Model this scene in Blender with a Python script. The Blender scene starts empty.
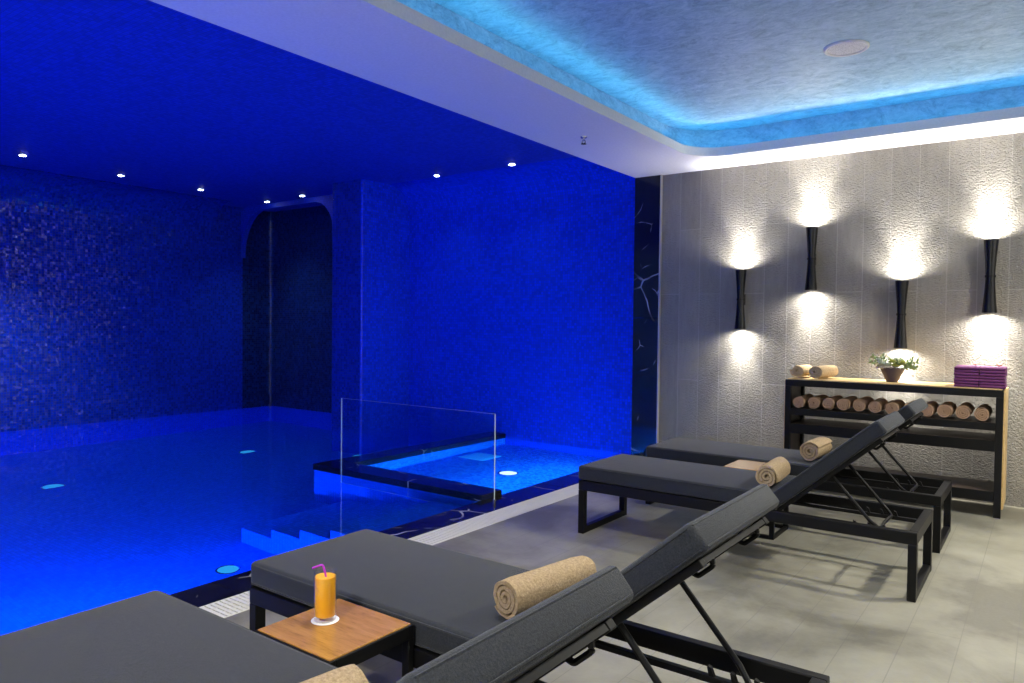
import bpy, bmesh, math, random
from mathutils import Vector, Matrix, Euler
random.seed(7)
PI = math.pi
S = bpy.context.scene
COL = S.collection

# ------------------------------------------------------------------ materials
class NT:
    """small helper round a material's node tree"""
    def __init__(s, name):
        s.m = bpy.data.materials.new(name); s.m.use_nodes = True
        s.t = s.m.node_tree; s.t.nodes.clear()
        s.out = s.n('ShaderNodeOutputMaterial')
    def n(s, t, **k):
        x = s.t.nodes.new(t)
        for a, v in k.items(): setattr(x, a, v)
        return x
    def l(s, a, b): s.t.links.new(a, b)
    def math(s, op, a, b=None, clamp=False):
        x = s.n('ShaderNodeMath', operation=op); x.use_clamp = clamp
        for i, v in enumerate((a, b)):
            if v is None: continue
            if isinstance(v, (int, float)): x.inputs[i].default_value = v
            else: s.l(v, x.inputs[i])
        return x.outputs[0]
    def mix(s, f, a, b):
        x = s.n('ShaderNodeMix', data_type='RGBA')
        for i, v in ((0, f), (6, a), (7, b)):
            if isinstance(v, (int, float)): x.inputs[i].default_value = v
            elif isinstance(v, tuple): x.inputs[i].default_value = (*v, 1)
            else: s.l(v, x.inputs[i])
        return x.outputs[2]
    def ramp(s, f, stops):
        x = s.n('ShaderNodeValToRGB'); e = x.color_ramp.elements
        while len(e) < len(stops): e.new(0.5)
        for i, (p, c) in enumerate(stops):
            e[i].position = p
            e[i].color = (*c, 1) if isinstance(c, tuple) else (c, c, c, 1)
        s.l(f, x.inputs[0]); return x.outputs[0]
    def noise(s, vec, scale, detail=4, rough=.55, dist=0):
        x = s.n('ShaderNodeTexNoise'); x.inputs['Scale'].default_value = scale
        x.inputs['Detail'].default_value = detail; x.inputs['Roughness'].default_value = rough
        x.inputs['Distortion'].default_value = dist
        if vec is not None: s.l(vec, x.inputs['Vector'])
        return x.outputs['Fac']
    def coord(s, kind='Object', scale=(1, 1, 1), rot=(0, 0, 0)):
        c = s.n('ShaderNodeTexCoord'); m = s.n('ShaderNodeMapping')
        m.inputs['Scale'].default_value = scale; m.inputs['Rotation'].default_value = rot
        s.l(c.outputs[kind], m.inputs[0]); return m.outputs[0]
    def bump(s, h, strength=.3, dist=.01, normal=None):
        b = s.n('ShaderNodeBump'); b.inputs['Strength'].default_value = strength
        b.inputs['Distance'].default_value = dist; s.l(h, b.inputs['Height'])
        if normal is not None: s.l(normal, b.inputs['Normal'])
        return b.outputs[0]
    def pbr(s, color, rough=.5, metal=0, normal=None, spec=.5, **k):
        p = s.n('ShaderNodeBsdfPrincipled')
        for key, v in (('Base Color', color), ('Roughness', rough), ('Metallic', metal), ('Specular IOR Level', spec)):
            if isinstance(v, tuple): p.inputs[key].default_value = (*v, 1)
            elif isinstance(v, (int, float)): p.inputs[key].default_value = v
            else: s.l(v, p.inputs[key])
        if normal is not None: s.l(normal, p.inputs['Normal'])
        for key, v in k.items(): p.inputs[key.replace('_', ' ')].default_value = v
        s.l(p.outputs[0], s.out.inputs[0]); return s.m

def plain(name, c, rough=.5, metal=0, spec=.5, bump=0, scale=200):
    t = NT(name)
    v = t.coord()
    f = t.noise(v, scale, 2)
    col = t.mix(f, tuple(x * .88 for x in c), tuple(min(1, x * 1.12) for x in c))
    nm = t.bump(f, bump, .004) if bump else None
    return t.pbr(col, rough, metal, nm, spec)

def emit(name, c, strength):
    t = NT(name); e = t.n('ShaderNodeEmission')
    e.inputs[0].default_value = (*c, 1); e.inputs[1].default_value = strength
    t.l(e.outputs[0], t.out.inputs[0]); return t.m

def mosaic(name, ca, cb, grout, pitch=.03, tilt=.05, rough=.2, spec=.5):
    """small square glass tiles: colour and facing change a little from tile to tile"""
    t = NT(name)
    uv = t.n('ShaderNodeUVMap'); m = t.n('ShaderNodeMapping')
    m.inputs['Scale'].default_value = (1 / pitch,) * 3
    t.l(uv.outputs[0], m.inputs[0])
    fl = t.n('ShaderNodeVectorMath', operation='FLOOR'); t.l(m.outputs[0], fl.inputs[0])
    wn = t.n('ShaderNodeTexWhiteNoise', noise_dimensions='2D'); t.l(fl.outputs[0], wn.inputs['Vector'])
    fr = t.n('ShaderNodeVectorMath', operation='FRACTION'); t.l(m.outputs[0], fr.inputs[0])
    sp = t.n('ShaderNodeSeparateXYZ'); t.l(fr.outputs[0], sp.inputs[0])
    gx = t.math('LESS_THAN', t.math('ABSOLUTE', t.math('SUBTRACT', sp.outputs[0], .5)), .44)
    gy = t.math('LESS_THAN', t.math('ABSOLUTE', t.math('SUBTRACT', sp.outputs[1], .5)), .44)
    tile = t.math('MULTIPLY', gx, gy)
    col = t.mix(wn.outputs['Value'], ca, cb)
    col = t.mix(tile, grout, col)
    sub = t.n('ShaderNodeVectorMath', operation='SUBTRACT'); t.l(wn.outputs['Color'], sub.inputs[0]); sub.inputs[1].default_value = (.5, .5, .5)
    sc = t.n('ShaderNodeVectorMath', operation='SCALE'); t.l(sub.outputs[0], sc.inputs[0]); sc.inputs['Scale'].default_value = tilt
    g = t.n('ShaderNodeNewGeometry')
    ad = t.n('ShaderNodeVectorMath', operation='ADD'); t.l(g.outputs['Normal'], ad.inputs[0]); t.l(sc.outputs[0], ad.inputs[1])
    nz = t.n('ShaderNodeVectorMath', operation='NORMALIZE'); t.l(ad.outputs[0], nz.inputs[0])
    r = t.mix(tile, (.6, .6, .6), (rough, rough, rough))
    return t.pbr(col, r, 0, nz.outputs[0], spec)

def marble(name, rough=.1):
    t = NT(name)
    v = t.coord('Object')
    base = t.ramp(t.noise(v, 3, 5), [(.3, (.003, .003, .004)), (.75, (.014, .015, .018))])
    ly = None
    for sc, w, seed in ((1.5, .010, (.3, .1, .7)), (3.4, .010, (3, 1, 5))):
        mp = t.n('ShaderNodeMapping'); mp.inputs['Location'].default_value = seed; mp.inputs['Rotation'].default_value = (.4, .7, .5 + sc)
        t.l(v, mp.inputs[0])
        nz = t.n('ShaderNodeTexNoise'); nz.inputs['Scale'].default_value = 2.5; t.l(mp.outputs[0], nz.inputs['Vector'])
        ad = t.n('ShaderNodeVectorMath', operation='MULTIPLY_ADD'); t.l(nz.outputs['Color'], ad.inputs[0]); ad.inputs[1].default_value = (.25, .25, .25); t.l(mp.outputs[0], ad.inputs[2])
        vo = t.n('ShaderNodeTexVoronoi', feature='DISTANCE_TO_EDGE'); vo.inputs['Scale'].default_value = sc; t.l(ad.outputs[0], vo.inputs['Vector'])
        line = t.math('LESS_THAN', vo.outputs['Distance'], w)
        brk = t.ramp(t.noise(mp.outputs[0], sc * 1.5, 2), [(.56, 0.), (.68, .8)])
        line = t.math('MULTIPLY', line, brk)
        ly = line if ly is None else t.math('MAXIMUM', ly, line)
    return t.pbr(t.mix(ly, base, (.5, .5, .48)), rough, spec=.5)

M = {}
M['blue_wall'] = mosaic('blue_mosaic_wall', (.003, .060, .86), (.002, .034, .55), (.002, .022, .30), .032, .22, .16)
M['shaded_wall'] = mosaic('shaded_mosaic_wall', (.004, .036, .44), (.002, .018, .22), (.002, .014, .14), .032, .24, .14)  # blue tile darkened: shade of far wall and pillar front in its colour
M['niche_shade'] = mosaic('shaded_mosaic_niche', (.006, .030, .15), (.002, .008, .05), (.002, .006, .04), .032, .24, .14)  # darker again, the shade inside the niche put into the tile colour
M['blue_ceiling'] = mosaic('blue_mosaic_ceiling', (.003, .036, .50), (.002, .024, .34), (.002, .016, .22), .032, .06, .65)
M['blue_floor'] = mosaic('blue_mosaic_pool', (.003, .145, .90), (.003, .09, .70), (.003, .08, .55), .032, .04, .3)
M['pale_floor'] = mosaic('pale_blue_mosaic_pool', (.03, .27, .92), (.003, .07, .55), (.003, .05, .4), .032, .06, .3)
M['marble'] = marble('black_marble')
M['black'] = plain('black_metal', (.004, .004, .0045), .45, .0, .2)
M['sconce'] = plain('sconce_black', (.005, .005, .0055), .2, .0, .35)
M['chrome'] = plain('steel', (.6, .6, .62), .25, 1)
M['white'] = plain('white_paint', (.72, .72, .72), .6)
M['soffit'] = plain('soffit_paint', (.66, .66, .68), .7, bump=.02, scale=60)
M['cream'] = plain('cream_ceramic', (.76, .74, .64), .45)
M['channel'] = plain('drain_channel', (.03, .03, .03), .7)
M['trimmetal'] = plain('trim_metal', (.55, .52, .46), .35, .6)
M['purple'] = plain('purple_terry', (.11, .020, .095), .9, bump=.8, scale=260)
M['soil'] = plain('soil', (.02, .014, .01), .9)
M['pot'] = plain('pot_clay', (.05, .032, .03), .55)
M['leaf'] = plain('leaf_green', (.13, .20, .07), .5, scale=30)
M['sage'] = plain('leaf_sage', (.42, .47, .38), .6, scale=30)
M['yellowleaf'] = plain('leaf_yellow', (.38, .40, .10), .55, scale=30)
M['petalwhite'] = plain('petal_pale', (.62, .58, .50), .6, scale=30)
M['coral'] = plain('petal_coral', (.62, .16, .13), .6, scale=30)
M['juice'] = plain('orange_juice', (1.0, .43, .004), .35, scale=20)
M['straw'] = plain('straw_violet', (.42, .03, .50), .35)
M['paper'] = plain('paper_white', (.8, .8, .78), .8, scale=80)

t = NT('beige_terry'); v = t.coord()
f = t.noise(v, 130, 4, .75); g = t.noise(v, 25, 2)
c = t.mix(t.ramp(f, [(.32, 0.), (.68, 1.)]), (.27, .19, .105), (.66, .50, .32)); c = t.mix(t.math('MULTIPLY', g, .6), c, (.47, .345, .20))
M['terry'] = t.pbr(c, .95, 0, t.bump(f, 1.0, .012), .1)
t = NT('brown_terry'); v = t.coord()
f = t.noise(v, 130, 4, .75)
M['terry_tan'] = t.pbr(t.mix(f, (.30, .185, .115), (.52, .335, .215)), .95, 0, t.bump(f, 1.0, .012), .1)

t = NT('charcoal_fabric'); v = t.coord()
f = t.ramp(t.noise(v, 210, 4, .8), [(.3, 0.), (.7, 1.)]); f2 = t.noise(t.coord('Object', (1, .12, 1)), 300, 2); g = t.noise(v, 6, 3)
c = t.mix(f, (.008, .0095, .0135), (.040, .044, .052)); c = t.mix(t.math('MULTIPLY', g, .5), c, (.019, .0215, .0275))
M['fabric'] = t.pbr(c, .9, 0, t.bump(t.math('ADD', f, f2), .35, .003), .15, Sheen_Weight=.2, Sheen_Roughness=.4)

def wood(name, a, b, dark, rough, axis_scale, **k):
    t = NT(name); v = t.coord('Object', axis_scale)
    f = t.noise(v, 5, 6, .6, .6); h = t.noise(v, 22, 3)
    c = t.mix(t.ramp(f, [(.3, 0.), (.7, 1.)]), a, b)
    c = t.mix(t.math('MULTIPLY', t.ramp(h, [(.52, 0.), (.75, 1.)]), .55), c, dark)
    return t.pbr(c, rough, 0, t.bump(h, .06, .002), .5, **k)
M['teak'] = wood('teak', (.29, .133, .026), (.40, .20, .046), (.115, .046, .010), .22, (1, 9, 9), Coat_Weight=.6, Coat_Roughness=.07)
M['oak'] = wood('oak', (.50, .33, .13), (.62, .44, .20), (.30, .18, .07), .4, (1, 8, 8))
M['darkwood'] = wood('dark_board', (.045, .030, .022), (.065, .045, .032), (.02, .014, .01), .45, (1, 8, 8))

# concrete-look floor tiles
t = NT('floor_tile'); uv = t.n('ShaderNodeUVMap').outputs[0]
mp = t.n('ShaderNodeMapping'); mp.inputs['Rotation'].default_value = (0, 0, PI / 2); mp.inputs['Location'].default_value = (.1, .281, 0)
t.l(uv, mp.inputs[0])
br = t.n('ShaderNodeTexBrick'); br.offset = .37
br.inputs['Color1'].default_value = (.42, .42, .42, 1); br.inputs['Color2'].default_value = (.58, .58, .58, 1)
br.inputs['Scale'].default_value = 1; br.inputs['Mortar Size'].default_value = .0022; br.inputs['Mortar Smooth'].default_value = .2
br.inputs['Brick Width'].default_value = 1.2; br.inputs['Row Height'].default_value = .2
t.l(mp.outputs[0], br.inputs[0])
n1 = t.noise(uv, 1.3, 6, .62, .3); n2 = t.noise(uv, 9, 5, .7); n3 = t.noise(uv, 60, 3, .7)
c = t.ramp(n1, [(.38, (.115, .106, .075)), (.5, (.275, .26, .195)), (.64, (.385, .368, .29))])
c = t.mix(t.math('MULTIPLY', n2, .55), c, (.20, .192, .16))
c = t.mix(t.math('MULTIPLY', n3, .25), c, (.36, .35, .305))
tone = t.mix(.22, (1, 1, 1), br.outputs['Color'])
mu = t.n('ShaderNodeMix', data_type='RGBA', blend_type='MULTIPLY'); mu.inputs[0].default_value = 1
t.l(c, mu.inputs[6]); t.l(tone, mu.inputs[7])
c = t.mix(t.math('MULTIPLY', br.outputs['Fac'], .4), mu.outputs[2], (.16, .15, .13))
M['floor'] = t.pbr(c, .42, 0, t.bump(t.math('SUBTRACT', n3, br.outputs['Fac']), .12, .004), .4)

# rough bush-hammered stone cladding with upright boards
t = NT('stone_cladding'); uv = t.n('ShaderNodeUVMap').outputs[0]
mp = t.n('ShaderNodeMapping'); mp.inputs['Rotation'].default_value = (0, 0, PI / 2); mp.inputs['Location'].default_value = (.2, .055, 0)
t.l(uv, mp.inputs[0])
br = t.n('ShaderNodeTexBrick'); br.offset = .43; br.offset_frequency = 2
br.inputs['Color1'].default_value = (.36, .36, .36, 1); br.inputs['Color2'].default_value = (.64, .64, .64, 1)
br.inputs['Scale'].default_value = 1; br.inputs['Mortar Size'].default_value = .0035; br.inputs['Mortar Smooth'].default_value = .1
br.inputs['Brick Width'].default_value = 1.45; br.inputs['Row Height'].default_value = .205
t.l(mp.outputs[0], br.inputs[0])
st = t.n('ShaderNodeMapping'); st.inputs['Scale'].default_value = (1, .16, 1); t.l(uv, st.inputs[0])
grain = t.noise(st.outputs[0], 26, 5, .65); blot = t.noise(uv, 2.2, 4, .6); pit = t.noise(uv, 95, 2, .6); pit2 = t.noise(uv, 48, 2, .5)
sp = t.n('ShaderNodeSeparateXYZ'); t.l(uv, sp.inputs[0])
c = t.mix(grain, (.22, .207, .178), (.40, .378, .33))
c = t.mix(t.math('MULTIPLY', blot, .5), c, (.28, .263, .228))
tone = t.mix(.45, (1, 1, 1), br.outputs['Color'])
mu = t.n('ShaderNodeMix', data_type='RGBA', blend_type='MULTIPLY'); mu.inputs[0].default_value = 1
t.l(c, mu.inputs[6]); t.l(tone, mu.inputs[7])
c = t.mix(t.math('MULTIPLY', br.outputs['Fac'], .4), mu.outputs[2], (.52, .50, .45))
hgt = t.math('ADD', t.math('MULTIPLY', pit, 1.0), t.math('MULTIPLY', pit2, .7))
smooth = t.ramp(sp.outputs[0], [(.0, 0.), (1., 1.)])
hgt = t.math('SUBTRACT', hgt, t.math('MULTIPLY', br.outputs['Fac'], .6))
M['stone'] = t.pbr(c, .75, 0, t.bump(hgt, .95, .024), .25)

# hand-trowelled pearly plaster on the recessed ceiling
t = NT('trowelled_plaster'); uv = t.n('ShaderNodeUVMap').outputs[0]
mp = t.n('ShaderNodeMapping'); mp.inputs['Rotation'].default_value = (0, 0, .5); mp.inputs['Scale'].default_value = (1, 1.6, 1)
t.l(uv, mp.inputs[0])
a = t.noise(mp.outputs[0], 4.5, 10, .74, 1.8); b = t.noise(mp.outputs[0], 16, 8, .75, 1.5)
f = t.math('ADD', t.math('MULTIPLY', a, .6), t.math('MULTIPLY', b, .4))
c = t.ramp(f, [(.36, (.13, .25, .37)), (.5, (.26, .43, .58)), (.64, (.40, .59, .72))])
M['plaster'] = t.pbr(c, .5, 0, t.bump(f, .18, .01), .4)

# clear sheet glass (thin): what is behind shows straight through, the face mirrors by angle
def thin_glass(name, tint):
    t = NT(name)
    lw = t.n('ShaderNodeLayerWeight'); lw.inputs[0].default_value = .5      # mirror share grows towards grazing angles
    fr = t.math('ADD', t.math('MULTIPLY', t.math('POWER', lw.outputs['Facing'], 5), .90), .035)
    tr = t.n('ShaderNodeBsdfTransparent'); tr.inputs[0].default_value = (*tint, 1)
    gl = t.n('ShaderNodeBsdfGlossy'); gl.inputs['Roughness'].default_value = .0; gl.inputs[0].default_value = (1, 1, 1, 1)
    mx = t.n('ShaderNodeMixShader')
    t.l(fr, mx.inputs[0]); t.l(tr.outputs[0], mx.inputs[1]); t.l(gl.outputs[0], mx.inputs[2])
    t.l(mx.outputs[0], t.out.inputs[0]); return t.m
M['sheet'] = thin_glass('sheet_glass', (.86, .93, .93))
M['edge'] = plain('glass_edge', (.55, .66, .66), .2)
M['glass'] = thin_glass('drinking_glass', (.985, .99, .99))
t = NT('pool_water'); gb = t.n('ShaderNodeBsdfGlass'); gb.inputs['IOR'].default_value = 1.333; gb.inputs['Roughness'].default_value = 0
gb.inputs[0].default_value = (.93, .97, 1, 1)
wv = t.coord('Object'); t.l(t.bump(t.noise(wv, 5, 2, .5), .03, .02), gb.inputs['Normal'])
t.l(gb.outputs[0], t.out.inputs[0]); M['water'] = t.m

M['bulb'] = emit('warm_white_lens', (1, .93, .82), 30)
M['spotlens'] = emit('downlight_lens', (.80, .92, 1), 25)
M['led'] = emit('cyan_led_strip', (.06, .52, .88), 22)
M['poollamp'] = emit('pool_lamp_lens', (.03, .42, 1.0), 1.0)
M['poollampwhite'] = emit('pool_lamp_white_lens', (.55, .85, 1.0), 2.2)
M['inlet'] = plain('inlet_cover', (.12, .62, .95), .5)
M['roomlens'] = emit('room_lamp_lens', (1, .95, .86), 8)

# ------------------------------------------------------------------ mesh helpers
def link(name, bm, mat, parent=None, smooth=None, loc=None, recalc=True):
    if recalc: bmesh.ops.recalc_face_normals(bm, faces=bm.faces)
    me = bpy.data.meshes.new(name); bm.to_mesh(me); bm.free()
    for m in (mat if isinstance(mat, (list, tuple)) else [mat]): me.materials.append(m)
    if smooth is not None:
        for p in me.polygons: p.use_smooth = True
        if smooth < 180: me.set_sharp_from_angle(angle=math.radians(smooth))
    o = bpy.data.objects.new(name, me); COL.objects.link(o)
    if parent: o.parent = parent
    if loc: o.location = loc
    return o

def tag(o, label, cat, group=None):
    o['label'] = label; o['category'] = cat
    if group: o['group'] = group
    return o

def empty(name, loc, label, cat, group=None, rz=0):
    o = bpy.data.objects.new(name, None); COL.objects.link(o)
    o.empty_display_size = .1; o.location = loc; o.rotation_euler = (0, 0, rz)
    return tag(o, label, cat, group)

def copy_tree(o, parent=None):
    c = o.copy(); COL.objects.link(c)
    if parent: c.parent = parent
    for ch in list(o.children): copy_tree(ch, c)
    return c

def struct(o): o['kind'] = 'structure'; return o

def box(bm, x0, x1, y0, y1, z0, z1, bev=0, seg=2, mi=0, mat4=None):
    vs = [bm.verts.new((x, y, z)) for x in (x0, x1) for y in (y0, y1) for z in (z0, z1)]
    fs = [bm.faces.new([vs[i] for i in q]) for q in ((0, 1, 3, 2), (4, 6, 7, 5), (0, 4, 5, 1), (2, 3, 7, 6), (0, 2, 6, 4), (1, 5, 7, 3))]
    for f in fs: f.material_index = mi
    geo = vs
    if bev:
        bmesh.ops.recalc_face_normals(bm, faces=fs)
        r = bmesh.ops.bevel(bm, geom=list({e for f in fs for e in f.edges}), offset=bev, segments=seg, profile=.5, affect='EDGES', clamp_overlap=True)
        geo = list({v for v in r['verts']} | {v for v in vs if v.is_valid})
        for f in r['faces']: f.material_index = mi
    if mat4 is not None:
        bmesh.ops.transform(bm, matrix=mat4, verts=geo)
    return geo

def tube(bm, pts, r, seg=8, cap=True):
    pts = [Vector(p) for p in pts]; rings = []; n = len(pts)
    up = Vector((0, 0, 1))
    for i, p in enumerate(pts):
        d = (pts[min(i + 1, n - 1)] - pts[max(i - 1, 0)]).normalized()
        a = d.cross(up)
        if a.length < 1e-3: a = d.cross(Vector((0, 1, 0)))
        a.normalize(); b = a.cross(d).normalized()
        rr = r[i] if isinstance(r, (list, tuple)) else r
        rings.append([bm.verts.new(p + (a * math.cos(2 * PI * k / seg) + b * math.sin(2 * PI * k / seg)) * rr) for k in range(seg)])
    for i in range(n - 1):
        for k in range(seg):
            bm.faces.new((rings[i][k], rings[i][(k + 1) % seg], rings[i + 1][(k + 1) % seg], rings[i + 1][k]))
    if cap: bm.faces.new(rings[0]); bm.faces.new(rings[-1][::-1])

def lathe(bm, prof, seg=32, c=(0, 0, 0), closed=False):
    """profile of (r, z) turned round the z axis"""
    rings = []
    for r, z in prof:
        if r < 1e-5: rings.append([bm.verts.new((c[0], c[1], c[2] + z))])
        else: rings.append([bm.verts.new((c[0] + r * math.cos(2 * PI * k / seg), c[1] + r * math.sin(2 * PI * k / seg), c[2] + z)) for k in range(seg)])
    pairs = list(zip(rings, rings[1:])) + ([(rings[-1], rings[0])] if closed else [])
    for a, b in pairs:
        for k in range(seg):
            k2 = (k + 1) % seg
            if len(a) == 1 and len(b) == 1: continue
            if len(a) == 1: bm.faces.new((a[0], b[k], b[k2]))
            elif len(b) == 1: bm.faces.new((a[k], a[k2], b[0]))
            else: bm.faces.new((a[k], a[k2], b[k2], b[k]))

def round_path(pts, r, seg=6):
    """polyline with its inner corners rounded to radius r"""
    pts = [Vector(p) for p in pts]; out = [pts[0]]
    for a, b, c in zip(pts, pts[1:], pts[2:]):
        u = (a - b).normalized(); w = (c - b).normalized()
        ang = u.angle(w); d = min(r / math.tan(ang / 2), (a - b).length * .49, (c - b).length * .49)
        p0 = b + u * d; p1 = b + w * d
        for k in range(seg + 1):
            s = k / seg; out.append(p0.lerp(b, s).lerp(b.lerp(p1, s), s))
    out.append(pts[-1]); return out

def sweep_sheet(bm, path, axis_vec, u0=0.0):
    """a sheet: path pushed along axis_vec; UV in metres (along path, along axis)"""
    uvl = bm.loops.layers.uv.verify(); ax = Vector(axis_vec); L = ax.length
    a = [bm.verts.new(p) for p in path]; b = [bm.verts.new(Vector(p) + ax) for p in path]
    s = [u0]
    for p, q in zip(path, path[1:]): s.append(s[-1] + (Vector(q) - Vector(p)).length)
    for i in range(len(path) - 1):
        f = bm.faces.new((a[i], a[i + 1], b[i + 1], b[i]))
        for lp, uv in zip(f.loops, ((s[i], 0), (s[i + 1], 0), (s[i + 1], L), (s[i], L))): lp[uvl].uv = uv

def plane_uv(bm):
    """metre-scaled UV from the face's main direction"""
    uvl = bm.loops.layers.uv.verify()
    bm.normal_update()
    for f in bm.faces:
        n = f.normal; k = max(range(3), key=lambda i: abs(n[i]))
        for lp in f.loops:
            c = lp.vert.co
            lp[uvl].uv = (c.y, c.z) if k == 0 else ((c.x, c.z) if k == 1 else (c.x, c.y))

def quad(bm, *pts): return bm.faces.new([bm.verts.new(p) for p in pts])

# ------------------------------------------------------------------ main measures
WZ = -.02                       # water level
XE, XM, XD = -3.445, -3.19, -2.985   # pool edge, marble/drain joint, drain/floor joint
YB = 6.731                      # stone wall
YP, YN = 6.95, 7.20             # mosaic wall behind the small pool, niche back wall
XL = -10.1                      # far pool wall
XR, YF = 2.3, -2.4              # right wall, wall behind the camera
ZS, ZC = 2.83, 3.09             # soffit, high ceilings

# ------------------------------------------------------------------ the setting
bm = bmesh.new(); quad(bm, (XD, YF, 0), (XR, YF, 0), (XR, YB + .1, 0), (XD, YB + .1, 0)); plane_uv(bm)
struct(link('floor', bm, M['floor']))
bm = bmesh.new(); box(bm, -3.12, XR + .1, YB, YB + .2, -.02, ZC + .2); plane_uv(bm)
struct(link('wall_back', bm, M['stone']))
bm = bmesh.new(); box(bm, XR, XR + .15, YF, YB, -.02, ZC + .2); plane_uv(bm)
struct(link('wall_right', bm, M['white']))
bm = bmesh.new(); box(bm, XL - .1, XR, YF - .15, YF, -1.9, ZC + .2); plane_uv(bm)
struct(link('wall_front', bm, M['white']))
# black marble end panel in two slabs and its thin metal edge
bm = bmesh.new()
box(bm, -3.405, -3.128, YB - .03, YB + .25, .0, 1.4185, .003); box(bm, -3.405, -3.128, YB - .03, YB + .25, 1.4205, ZS - .001, .003)
struct(link('trim_1', bm, M['marble']))
bm = bmesh.new(); box(bm, -3.1275, -3.117, YB - .034, YB, 0, ZS - .001)
struct(link('trim_2', bm, M['trimmetal']))

# low soffit ring, its lip, the cove and the high plaster ceiling
CX, CY, CR = -2.585, 6.25, .34
CX2, CY2 = 1.7, -1.8
def ring(off, z, r):
    """rounded rectangle of the recess, grown by off"""
    x0, x1, y0, y1 = CX - off, CX2 + off, CY2 - off, CY + off
    out = []; rr = r + off
    for cx, cy, a0 in ((x1 - rr, y1 - rr, 0), (x0 + rr, y1 - rr, 90), (x0 + rr, y0 + rr, 180), (x1 - rr, y0 + rr, 270)):
        for k in range(13):
            a = math.radians(a0 + 90 * k / 12); out.append(Vector((cx + rr * math.cos(a), cy + rr * math.sin(a), z)))
    return out
def band(bm, A, B, closed=True):
    uvl = bm.loops.layers.uv.verify()
    a = [bm.verts.new(p) for p in A]; b = [bm.verts.new(p) for p in B]; n = len(a); s = 0
    for k in range(n):
        j = (k + 1) % n; d = (A[j] - A[k]).length; w = (B[k] - A[k]).length
        f = bm.faces.new((a[k], a[j], b[j], b[k]))
        for lp, uv in zip(f.loops, ((s, 0), (s + d, 0), (s + d, w), (s, w))): lp[uvl].uv = uv
        s += d
LIP = ZS + .075
bm = bmesh.new()
r0 = ring(0, ZS, CR)
ox0, ox1, oy0, oy1 = -3.405, XR, YF, YB
outer = []
for p in r0:      # push each recess point out to the rectangle of the room
    c = Vector(((CX + CX2) / 2, (CY + CY2) / 2, ZS)); hx, hy = (CX2 - CX) / 2, (CY2 - CY) / 2
    outer.append(p)
# bottom face as four trapezoids round the rounded hole
def fan(corner, idx):
    cv = bm.verts.new(corner); ring_v = [rv[i % len(rv)] for i in idx]
    for a, b in zip(ring_v, ring_v[1:]): bm.faces.new((cv, a, b))
    return cv, ring_v[0], ring_v[-1]
rv = [bm.verts.new(p) for p in r0]
corners = [fan((ox1, oy1, ZS), range(0, 13)), fan((ox0, oy1, ZS), range(13, 26)), fan((ox0, oy0, ZS), range(26, 39)), fan((ox1, oy0, ZS), range(39, 52))]
for i in range(4):
    c0, _, l0 = corners[i]; c1, f1, _ = corners[(i + 1) % 4]
    bm.faces.new((c0, l0, f1, c1))
band(bm, r0, ring(0, LIP, CR)); band(bm, ring(0, LIP, CR), ring(.03, LIP, CR)); band(bm, ring(.03, LIP, CR), ring(.03, LIP - .04, CR)); band(bm, ring(.03, LIP - .04, CR), ring(.16, LIP - .04, CR))
# drop towards the pool side
quad(bm, (-3.405, YF, ZS), (-3.405, YB, ZS), (-3.405, YB, ZC + .1), (-3.405, YF, ZC + .1))
bmesh.ops.remove_doubles(bm, verts=bm.verts, dist=1e-5)
plane_uv(bm)
struct(link('trim_3', bm, M['soffit'], smooth=30))
bm = bmesh.new()
band(bm, ring(.15, LIP - .04, CR), ring(.15, ZC, CR))
top = [bm.verts.new(p) for p in ring(.15, ZC, CR)]; bm.faces.new(top)
bmesh.ops.remove_doubles(bm, verts=bm.verts, dist=1e-5); plane_uv(bm)
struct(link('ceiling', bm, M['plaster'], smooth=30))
bm = bmesh.new()      # LED tape lying on the ledge behind the lip
band(bm, ring(.050, LIP - .036, CR), ring(.070, LIP - .010, CR))
tag(link('light_strip', bm, M['led']), 'cyan light strip glowing behind the lip of the recessed ceiling', 'light strip')
bm = bmesh.new(); band(bm, ring(.053, LIP - .0385, CR), ring(.0735, LIP - .008, CR))
link('profile', bm, M['trimmetal'], bpy.data.objects['light_strip'])  # unseen back plate added to block the strip's light from the cove wall

# ---- the pool hall
# far wall + niche back wall in one sheet with a rounded corner
bm = bmesh.new()
path = round_path([(XL, YF, WZ), (XL, 6.68, WZ), (XL, YN, WZ), (-7.2, YN, WZ)], .10, 8)
sweep_sheet(bm, path, (0, 0, ZC + .1 - WZ))
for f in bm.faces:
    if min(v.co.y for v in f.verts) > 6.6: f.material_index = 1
struct(link('wall_left', bm, [M['shaded_wall'], M['niche_shade']], smooth=40, recalc=False))
bm = bmesh.new()      # the basin wall below it
sweep_sheet(bm, [Vector((p.x, p.y, -1.9)) for p in path], (0, 0, 1.9 + WZ))
struct(link('wall_basin', bm, M['blue_wall'], smooth=40, recalc=False))
# pillar and the wall behind the small pool
bm = bmesh.new()
path = round_path([(-7.34, YN, -1.9), (-7.34, 6.12, -1.9), (-6.78, 6.12, -1.9), (-6.78, YP, -1.9)], .03, 5)
sweep_sheet(bm, path, (0, 0, ZC + 2.0))
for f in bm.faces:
    if max(v.co.x for v in f.verts) < -6.80: f.material_index = 1  # front and left faces darker, their shade painted into the tile
struct(link('wall_pillar', bm, [M['blue_wall'], M['shaded_wall']], smooth=40, recalc=False))
bm = bmesh.new()
sweep_sheet(bm, [(-6.78, YP, -1.9), (-3.405, YP, -1.9)], (0, 0, ZC + 2.0))
struct(link('wall_pool', bm, M['blue_wall'], recalc=False))
# ceiling of the pool hall
bm = bmesh.new(); quad(bm, (XL, YF, ZC), (XL, YN, ZC), (-3.405, YN, ZC), (-3.405, YF, ZC)); plane_uv(bm)
struct(link('ceiling_pool', bm, M['blue_ceiling']))
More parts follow.
